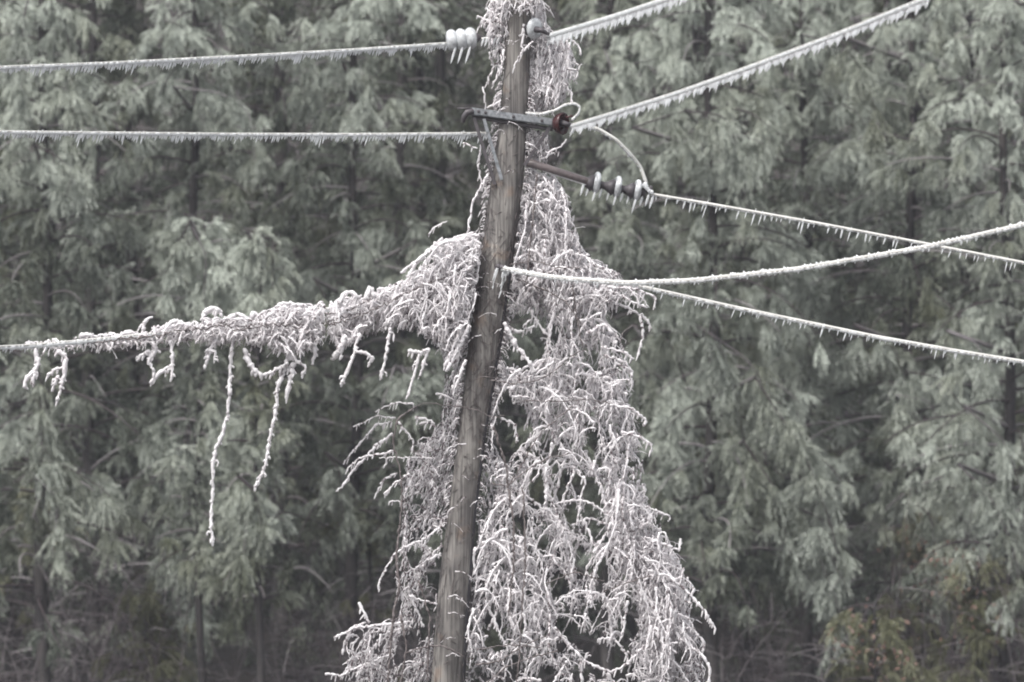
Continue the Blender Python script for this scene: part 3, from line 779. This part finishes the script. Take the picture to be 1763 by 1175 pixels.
TOP_L = [(845, -30), (885, -30), (874, 60), (866, 130), (848, 130), (842, 70), (826, 40), (838, 20)]

def hole_hit(px, py, holes):
    return any(((px - hx) / rx) ** 2 + ((py - hy) / ry) ** 2 < 1 for hx, hy, rx, ry in holes)

def fill(mb, poly, n, side, holes=(), rr=(.006, .012), Ln=(.15, .55), ydep=(49.95, 50.55), a=.62, up=(-.5, .9), vert=.35, edge=.88, icl=(.02, .06), sp=.05):
    xs = [p[0] for p in poly]; ys = [p[1] for p in poly]
    made = 0; tries = 0
    while made < n and tries < n * 40:
        tries += 1
        x, y = rnd.uniform(min(xs), max(xs)), rnd.uniform(min(ys), max(ys))
        if not inpoly(x, y, poly): continue
        Y = rnd.uniform(*ydep); L = rnd.uniform(*Ln)
        s = np.linspace(0, 1, 7)
        if rnd.random() < vert:      # hanging strand with a wobble
            wob = rnd.uniform(-.25, .25)
            dx = wob * s + .12 * np.sin(s * 5 + rnd.uniform(0, 6)) * s
            dz = -s
        else:                        # arching shoot
            th = rnd.uniform(*up); sg = side if rnd.random() < .62 else -side
            dx = sg * np.cos(th) * s * (1 - .15 * s); dz = np.sin(th) * s - rnd.uniform(.5, 1.2) * s * s
        dyy = rnd.uniform(-.5, .5) * s
        p = P(x, y, Y) + np.stack([dx * L, dyy * L, dz * L], -1)
        p[:, 1] = np.clip(p[:, 1], ydep[0], 51.2)
        qx, qy = pix(p)
        ok = sum(inpoly(a_, b_, poly) for a_, b_ in zip(qx, qy)) / 7
        if ok < edge: continue
        if holes and sum(hole_hit(a_, b_, holes) for a_, b_ in zip(qx, qy)) > 0: continue
        rad_ = rnd.uniform(*rr)
        lumpy(mb, p, rad_, a=a + rnd.uniform(-.18, .15), icl=icl, sp=sp)
        if rnd.random() < .6:                      # a finer fork
            i = rnd.randint(2, 4); dv = p[i + 1] - p[i]; l = L * rnd.uniform(.25, .5); dv = dv / (np.linalg.norm(dv) + 1e-6)
            sv = np.array((rnd.uniform(-1, 1), rnd.uniform(-.4, .4), rnd.uniform(-.6, .8)))
            lumpy(mb, np.array([p[i], p[i] + (dv + sv) * l * .5, p[i] + (dv + sv * .9) * l - (0, 0, l * .4)]), rad_ * .6, a=a, icl=(.01, .03), sp=.06)
        made += 1

def shoot(root, px_list, r=3.0, Y=49.9, a=.72, name="drooping_shoot", icl=(.02, .06), sp=.045, mt=None, ice=True, jit=.005, dy=0.0, side_twigs=0):
    mb = MB(); n = len(px_list)
    p = np.array([P(q[0], q[1], Y + dy * i / n) for i, q in enumerate(px_list)])
    lumpy(mb, p, r * .005, a=a, icl=icl, sp=sp, ice=ice, taper=.75, jit=jit)
    for _ in range(side_twigs):
        i = rnd.randint(0, n - 2); t = rnd.random(); o = p[i] * (1 - t) + p[i + 1] * t
        l = rnd.uniform(.012, .04); sg = rnd.choice((-1, 1))
        lumpy(mb, np.array([o, o + (sg * l * .6, 0, l * .1), o + (sg * l, 0, -l * .5)]), r * .004, a=a, icl=icl)
    return under(mb.build(name, mt or M_vine), root)

vb = P(820, 1175, 50.1)
vine = empty("climbing_vine", (float(base[0]), 50.2, 0.0)); tag(vine, "mass of ice coated vine climbing the pole and spreading like a cone to its right", "vine")
mb = MB()
fill(mb, R_POLY, 1500, 1, HOLES, Ln=(.05, .22), up=(-1.2, 1.3), vert=.2, icl=(.01, .035))
fill(mb, R_POLY, 60, 1, HOLES, rr=(.008, .013), Ln=(.4, 1.0), up=(.2, 1.2), vert=.85, ydep=(49.8, 50.2), a=.6, edge=.98)
fill(mb, R_POLY, 1300, 1, HOLES, Ln=(.04, .14), up=(-.9, .9), rr=(.004, .009), ydep=(49.9, 50.5), icl=(.015, .04))
fill(mb, R_POLY, 330, 1, HOLES, rr=(.008, .014), Ln=(.12, .4), up=(-.4, 1.0), a=.85, vert=.25, ydep=(49.85, 50.1), edge=.95)
fill(mb, [(903, 290), (955, 296), (985, 350), (1000, 430), (1085, 480), (1040, 545), (870, 545), (884, 460)], 700, 1, (), Ln=(.06, .26))
fill(mb, [(1040, 800), (1110, 850), (1185, 995), (1210, 1150), (1120, 1180), (1080, 1000), (1040, 930)], 420, 1, [h for h in HOLES if h[0] > 1060], Ln=(.1, .4))
o = under(mb.build("twig_tangle", M_vine), vine); o["kind"] = "stuff"
mb = MB()
fill(mb, LL_POLY, 430, -1, LL_HOLES, rr=(.004, .010), a=.44, Ln=(.08, .34), up=(-.6, .9))
o = under(mb.build("twig_tangle", M_vine), vine); o["kind"] = "stuff"; o["label"] = "sparser darker twigs left of the pole"
mb = MB()
fill(mb, TOP_R, 620, 1, (), Ln=(.06, .3), vert=.7, a=.7, edge=.8, ydep=(50.0, 50.3))
fill(mb, TOP_R2, 110, 1, (), Ln=(.05, .15), vert=.5, a=.45, edge=.8)
fill(mb, TOP_L, 120, -1, (), Ln=(.05, .18), vert=.5, a=.62, edge=.75, ydep=(49.9, 50.2))
fill(mb, [(845, -30), (935, -30), (930, 18), (905, 26), (870, 22), (846, 18)], 130, 1, (), Ln=(.05, .2), vert=.4, a=.6, edge=.8, ydep=(49.7, 50.1))
o = under(mb.build("top_growth", M_vine), vine); o["kind"] = "stuff"

SH = [  # (path, radius px)
 ([(1035, 512), (1080, 530), (1110, 545), (1122, 566)], 3.4), ([(1045, 494), (1100, 498), (1130, 514), (1128, 530)], 3), ([(1050, 500), (1090, 520), (1115, 530)], 3.2), ([(1104, 545), (1108, 580), (1098, 612)], 3.2),
 ([(1010, 575), (1040, 558), (1056, 575), (1060, 592)], 4), ([(1035, 598), (1070, 605), (1092, 618)], 3.2), ([(1040, 612), (1075, 622), (1086, 640), (1088, 668)], 3.4), ([(1060, 625), (1090, 640), (1088, 650)], 3),
 ([(1050, 698), (1085, 702), (1112, 722), (1108, 735)], 3.6), ([(1070, 745), (1100, 752), (1124, 768), (1120, 776)], 3.2), ([(1095, 862), (1130, 880), (1156, 890), (1150, 898)], 3), ([(1100, 892), (1130, 884), (1148, 886)], 2.4),
 ([(1110, 925), (1150, 940), (1168, 948), (1172, 928)], 3.4), ([(1150, 990), (1185, 1020), (1212, 1052), (1232, 1084)], 3.6), ([(1152, 1040), (1188, 1082), (1214, 1106), (1209, 1122)], 3.6), ([(1170, 1100), (1205, 1124), (1224, 1150), (1221, 1180)], 3.6), ([(1178, 1140), (1196, 1160), (1206, 1182)], 3.2),
 ([(1140, 1000), (1180, 995), (1195, 1015), (1188, 1030)], 3.4), ([(1128, 1080), (1150, 1110), (1165, 1125)], 3.2),
 ([(1008, 780), (1034, 838), (1052, 900)], 3.4), ([(895, 845), (925, 868), (960, 900)], 3.4), ([(955, 868), (990, 860), (1020, 867), (1048, 890)], 2.8), ([(985, 905), (1010, 893), (1046, 902)], 2.8), ([(1005, 895), (1018, 930), (1030, 945)], 3.4), ([(1052, 900), (1040, 925), (1022, 952)], 3),
 ([(990, 805), (1008, 830), (1002, 850), (994, 900)], 3), ([(990, 806), (980, 835), (966, 868)], 3.2), ([(930, 800), (925, 820), (905, 840)], 2.4), ([(965, 810), (960, 840), (950, 865)], 3.2), ([(940, 805), (942, 850), (938, 870)], 4),
 ([(868, 556), (885, 590), (905, 615), (922, 640)], 4.6), ([(912, 530), (928, 560), (945, 580), (940, 618), (922, 640)], 3.6), ([(958, 618), (930, 640), (905, 652)], 3), ([(838, 624), (875, 634), (910, 656)], 2.6), ([(955, 535), (948, 570), (945, 585)], 3.2), ([(868, 562), (895, 572), (920, 562)], 3.6),
 ([(900, 660), (880, 645), (858, 650)], 2.6), ([(880, 682), (910, 684), (930, 692)], 2.6), ([(862, 720), (885, 730), (892, 760)], 3), ([(950, 660), (925, 690), (905, 730)], 3),
 ([(955, 1080), (985, 1118), (1010, 1140), (1050, 1158), (1078, 1145), (1110, 1112)], 3), ([(985, 1118), (960, 1090), (930, 1060)], 3.4), ([(1030, 1100), (1055, 1098), (1075, 1120), (1085, 1145)], 3.2), ([(1040, 1020), (1050, 1060), (1055, 1100)], 3.8), ([(1000, 1140), (1002, 1175)], 3.6), ([(975, 1140), (950, 1180)], 3), ([(1045, 1160), (1065, 1185)], 3.4),
 ([(1100, 1020), (1120, 1035), (1128, 1060), (1150, 1095)], 4), ([(1080, 1035), (1075, 1070), (1070, 1095)], 3.4), ([(1085, 1100), (1100, 1110), (1106, 1140)], 3), ([(905, 1000), (900, 1040), (905, 1080)], 3.6), ([(870, 1020), (852, 1060), (840, 1085)], 3.4), ([(835, 1030), (860, 1090), (868, 1110)], 3),
 # left of the pole
 ([(712, 696), (680, 693), (646, 710)], 2), ([(681, 720), (650, 716), (608, 735)], 1.9), ([(674, 727), (648, 731), (629, 753), (605, 780), (591, 800)], 2.5), ([(676, 748), (648, 765), (629, 787), (608, 810), (598, 826), (579, 846)], 3.1),
 ([(677, 777), (648, 784), (617, 788), (599, 806)], 2.4), ([(745, 789), (693, 788), (653, 789)], 2), ([(684, 815), (660, 827), (647, 851)], 2.5), ([(705, 816), (679, 834), (661, 851)], 2.5), ([(693, 868), (684, 863), (670, 865)], 2.3), ([(686, 727), (708, 756), (712, 762), (709, 776)], 2.4),
 ([(668, 788), (664, 800), (660, 806)], 2.2), ([(715, 720), (735, 722), (748, 730)], 3), ([(750, 679), (765, 680), (782, 690)], 2.8), ([(722, 730), (738, 728), (750, 736)], 2.6),
 ([(766, 903), (735, 925), (711, 935), (680, 953), (665, 980), (653, 998), (654, 1012)], 2.6), ([(758, 952), (716, 978)], 2.6), ([(705, 1027), (725, 1033), (752, 1041)], 3), ([(618, 1038), (624, 1050), (636, 1072)], 3.6), ([(575, 1098), (592, 1090), (620, 1078), (648, 1078), (711, 1070)], 3),
 ([(590, 1128), (594, 1104), (606, 1080), (630, 1072)], 3), ([(560, 1161), (590, 1164), (610, 1150), (640, 1140), (672, 1126)], 2.8), ([(672, 1090), (645, 1112), (610, 1131), (590, 1145)], 2.4), ([(730, 1080), (718, 1050), (708, 1030)], 2.6), ([(700, 1080), (660, 1092), (640, 1120)], 2.6),
 ([(596, 1098), (612, 1092), (616, 1102), (604, 1108)], 2.6), ([(655, 1092), (653, 1122)], 2.2), ([(680, 1150), (700, 1138), (728, 1142)], 2),
 # top
 ([(955, 62), (985, 68), (998, 84), (1000, 96)], 3), ([(975, 70), (988, 110), (1002, 111)], 2.6), ([(960, 100), (965, 130), (958, 155), (962, 182)], 3), ([(972, 112), (970, 142), (986, 164), (984, 178)], 3), ([(946, 80), (952, 130), (941, 168)], 3.2), ([(975, 118), (996, 122), (992, 135)], 2.8),
 ([(842, 90), (850, 118), (838, 144)], 2.8), ([(866, 108), (850, 145)], 2.4), ([(831, 150), (836, 184)], 2), ([(918, 72), (896, 92), (884, 120)], 2.2), ([(902, 42), (899, 92)], 2.4), ([(822, 28), (845, 38), (868, 40)], 2.4), ([(838, 14), (852, 30), (870, 34)], 2.4),
 ([(862, 160), (848, 180), (838, 186)], 2), ([(862, 172), (848, 184)], 2), ([(940, 262), (965, 255), (975, 240)], 2.2), ([(930, 275), (950, 265), (962, 262)], 1.8), ([(797, 247), (812, 252), (822, 256)], 2.2),
 ([(828, 250), (824, 290), (830, 330)], 2.6), ([(840, 300), (815, 345), (808, 380), (804, 402)], 2.6), ([(738, 405), (745, 393), (770, 381)], 2),
]
for i, (pl, r) in enumerate(SH):
    front = pl[0][1] < 130 and 880 < pl[0][0] < 920
    shoot(vine, pl, r * .82, Y=49.78 if front else rnd.uniform(49.8, 50.1), a=.62)
ST = [  # bare brown runners
 ([(845, 655), (890, 662), (925, 655), (955, 640), (980, 615), (1000, 605)], 1.1), ([(905, 690), (960, 692), (1010, 688), (1055, 695)], 1.1), ([(850, 735), (860, 770), (872, 800), (874, 835), (885, 900), (884, 980), (876, 1060)], 2.0), ([(872, 838), (900, 815), (940, 790), (985, 780)], 1.3), ([(845, 833), (868, 836)], 1.2),
 ([(985, 700), (930, 745), (890, 815), (872, 840)], 1.2), ([(820, 1145), (860, 1140), (895, 1115), (940, 1095)], 1.4), ([(820, 1120), (870, 1110), (930, 1115)], 1.1), ([(940, 1005), (990, 985), (1040, 1000)], 1.2), ([(1040, 1018), (1080, 1003), (1120, 992)], 1.2),
 ([(756, 1112), (725, 1116), (700, 1125)], 1.5), ([(756, 1110), (776, 1118), (800, 1132)], 1.5), ([(717, 699), (735, 694), (790, 700)], .9), ([(717, 699), (684, 722), (677, 763), (689, 810), (693, 858), (688, 905)], 1.9), ([(688, 905), (682, 960), (688, 1015), (676, 1060), (668, 1180)], 2.2),
 ([(1068, 592), (1072, 572), (1090, 560), (1100, 566)], 1.0), ([(985, 490), (995, 560), (1003, 600)], 1.3), ([(880, 455), (925, 450), (960, 462), (1000, 460)], 1.1), ([(890, 480), (940, 500), (975, 520), (1000, 560)], 1.2), ([(925, 300), (915, 400), (905, 500)], 1.6),
 ([(690, 1060), (700, 1110), (690, 1180)], 2.0), ([(720, 1000), (740, 1060), (735, 1180)], 1.8), ([(900, 840), (905, 960), (890, 1180)], 1.6), ([(840, 1175), (870, 1150), (905, 1135), (960, 1120)], 1.3), ([(812, 655), (835, 648), (862, 652)], .8), ([(790, 700), (820, 706), (850, 720), (870, 716)], 1.0)]
for pl, r in ST: shoot(vine, pl, r, Y=49.72, a=.1, name="stem", mt=M_stem, ice=False, jit=.004)
# small iced shoots lying across the face of the pole
mb = MB()
for i in range(40):
    y = rnd.choice([rnd.uniform(470, 760), rnd.uniform(700, 1175), rnd.uniform(30, 300)])
    m, w = pole_mid(y); c = P(m + rnd.uniform(-.5, .5) * w, y, 49.83); sg = rnd.choice((-1, 1)); l = rnd.uniform(.04, .16); e = rnd.uniform(-.6, .6)
    lumpy(mb, np.array([c, c + (sg * l * .5, -.02, l * e * .6), c + (sg * l, -.01, l * (e - .4))]), rnd.uniform(.003, .007), a=rnd.uniform(.2, .7), icl=(.01, .03), sp=.08)
o = under(mb.build("face_twigs", M_vine), vine); o["kind"] = "stuff"
# rootlets and old tendrils clinging to the shaft
mb = MB()
for i in range(800):
    y = rnd.uniform(20, 1175) if rnd.random() < .45 else rnd.gauss(590, 130)
    if not -20 < y < 1180: continue
    m, w = pole_mid(y); th = rnd.uniform(math.pi * .95, math.pi * 2.05)
    c = P(m, y); r_ = w * .0025
    L = rnd.uniform(.04, .16); t = np.linspace(0, 1, 4)
    th2 = th + rnd.uniform(-.5, .5) * t; out = r_ + .004 + rnd.uniform(0, .03) * t ** 2
    q = np.stack([c[0] + np.cos(th2) * out, c[1] + np.sin(th2) * out, c[2] - L * t * rnd.uniform(.2, 1) * rnd.choice((1, 1, -1))], -1)
    mb.tube(q, [.003, .003, .0025, .002], k=3, a=.2, cap=False)
o = under(mb.build("rootlets", M_stem), vine); o["kind"] = "stuff"
mb = MB()
for i in range(750):
    y = rnd.choice([rnd.uniform(300, 700), rnd.uniform(460, 900), rnd.uniform(140, 330)])
    m, w = pole_mid(y); sg = -1 if rnd.random() < .5 else 1
    c = P(m + sg * w * .52, y, 49.95 + rnd.uniform(-.05, .1)); l = rnd.uniform(.02, .09)
    lumpy(mb, np.array([c, c + (sg * l * .5, 0, -l * .1), c + (sg * l * .9, 0, -l * rnd.uniform(.3, 1.3))]), rnd.uniform(.003, .008), a=.45, icl=(.01, .03))
o = under(mb.build("edge_twigs", M_vine), vine); o["kind"] = "stuff"

# the part of the vine that has run out along the left wire
trail = empty("trailing_vine", tuple(P(430, 560, 49.6))); tag(trail, "iced vine trailing along the lowest left wire with strands hanging down", "vine")
mb = MB()
BIG = [(560, 520), (640, 502), (705, 476), (735, 440), (765, 410), (822, 398), (836, 402), (826, 470), (815, 540), (803, 600), (785, 640), (765, 620), (745, 590), (700, 570), (640, 572), (590, 600), (560, 585)]
fill(mb, BIG, 240, -1, (), rr=(.007, .012), Ln=(.1, .3), up=(-.6, 1.1), a=.85, vert=.2, ydep=(49.6, 49.8))
fill(mb, BIG, 1100, -1, [(738, 445, 12, 10), (676, 535, 5, 6), (720, 546, 6, 6), (735, 546, 5, 7), (808, 455, 5, 7)], Ln=(.06, .22), up=(-.9, 1.2), vert=.15, ydep=(49.75, 50.1), icl=(.01, .035), sp=.07)
fill(mb, LA_POLY[:8] + [(560, 585)] + LA_POLY[21:], 850, -1, (), Ln=(.05, .2), up=(-1.0, 1.1), vert=.1, edge=.72, ydep=(49.4, 49.9), a=.72, rr=(.007, .014), icl=(.01, .035), sp=.07)
o = under(mb.build("twig_tangle", M_vine), trail); o["kind"] = "stuff"
for pl in ([(60, 594), (200, 586), (300, 574), (420, 556), (500, 546), (600, 530)], [(130, 592), (260, 580), (380, 556), (470, 545), (520, 540), (560, 528)], [(330, 570), (370, 562), (420, 562), (520, 548), (600, 535), (680, 495), (740, 480)], [(400, 570), (470, 560), (540, 560), (620, 538), (690, 500)], [(560, 560), (620, 545), (690, 510), (760, 480), (820, 470)]):
    shoot(trail, pl, 1.3, Y=49.15, a=.25, name="stem", mt=M_stem, ice=False, jit=.008, dy=.9)
HS = [
 ([(402, 560), (398, 620), (396, 650), (395, 680), (392, 710), (385, 745), (370, 775), (366, 810), (367, 850), (362, 900), (367, 935)], 3.2), ([(500, 590), (490, 640), (477, 665), (477, 700), (465, 750), (458, 800), (440, 840)], 3.0),
 ([(420, 600), (430, 630), (450, 648), (470, 640), (495, 625)], 3.8), ([(488, 600), (510, 620), (528, 632), (520, 646)], 3.2), ([(505, 625), (500, 655), (494, 682)], 4), ([(475, 585), (478, 600), (500, 612)], 3), ([(385, 570), (362, 600), (352, 636)], 3), ([(356, 603), (372, 605), (369, 620)], 2.6),
 ([(618, 575), (610, 610), (597, 640), (586, 662)], 3.2), ([(612, 605), (630, 607), (641, 618), (636, 626)], 2.8), ([(672, 565), (665, 610), (656, 652)], 2.8), ([(703, 605), (720, 607), (735, 602)], 2.8), ([(738, 600), (730, 625), (725, 640)], 3), ([(722, 610), (712, 650), (702, 680)], 2.2), ([(596, 580), (586, 600), (573, 614)], 5.5), ([(540, 592), (542, 610), (538, 628)], 3.2),
 ([(60, 600), (66, 622), (60, 640), (56, 660)], 3.8), ([(60, 640), (46, 648), (42, 668)], 3.4), ([(98, 605), (114, 614), (112, 640), (106, 665), (98, 690)], 3.4), ([(112, 632), (95, 636), (82, 646)], 3), ([(100, 648), (92, 664)], 2.8), ([(262, 590), (268, 605), (255, 622), (265, 640)], 4), ([(258, 606), (242, 612), (235, 622)], 3.2), ([(295, 588), (297, 620), (295, 652)], 3.4), ([(290, 632), (275, 642), (258, 660)], 3),
 ([(246, 568), (249, 553), (263, 546)], 2.8), ([(346, 552), (356, 535), (372, 530), (382, 546)], 4), ([(393, 550), (408, 539), (425, 548)], 3.4), ([(433, 548), (438, 536), (444, 546)], 3.4), ([(480, 524), (500, 522), (520, 526)], 3), ([(585, 524), (592, 505), (608, 503), (621, 520)], 3.6), ([(630, 515), (637, 494), (644, 512)], 3.8), ([(703, 478), (712, 458), (732, 436), (762, 410)], 3.2), ([(138, 580), (150, 574), (165, 580)], 3.6),
 ([(208, 575), (225, 572), (240, 578)], 3.6), ([(285, 562), (300, 552), (322, 560)], 3.4), ([(808, 560), (790, 600), (768, 640)], 3.2), ([(795, 560), (780, 600), (765, 632)], 2.8), ([(802, 620), (790, 650), (782, 672)], 2.8), ([(690, 440 + 30), (700, 462), (730, 440), (770, 412)], 2.4)]
for i, (pl, r) in enumerate(HS):
    long = i < 2
    shoot(trail, pl, r * 1.12, Y=49.45 + .0008 * pl[0][0] * .5 - .1, a=.78, name="hanging_strand", icl=(.015, .035) if long else (.02, .055), sp=.022 if long else .035, side_twigs=26 if long else 4, jit=.004)

# ------------------------------------------------------------------ moist air between the camera and the wood
def haze():
    me = bpy.data.meshes.new("haze")
    x, y0, y1, z0, z1 = 60, -6, 150, -2.5, 32
    v = [(sx * x, y, z) for z in (z0, z1) for sx, y in ((-1, y0), (1, y0), (1, y1), (-1, y1))]
    me.from_pydata(v, [], [(3, 2, 1, 0), (4, 5, 6, 7), (0, 1, 5, 4), (1, 2, 6, 5), (2, 3, 7, 6), (3, 0, 4, 7)])
    m = bpy.data.materials.new("misty air"); m.use_nodes = True
    n = m.node_tree.nodes; n.remove(n["Principled BSDF"])
    pv = n.new("ShaderNodeVolumePrincipled"); pv.inputs["Color"].default_value = (.86, .89, 1.0, 1); pv.inputs["Density"].default_value = HAZE
    m.node_tree.links.new(pv.outputs[0], n["Material Output"].inputs["Volume"])
    me.materials.append(m)
    tag(link(bpy.data.objects.new("haze", me)), kind="stuff")
HAZE = 0.00045
if HAZE > 0: haze()
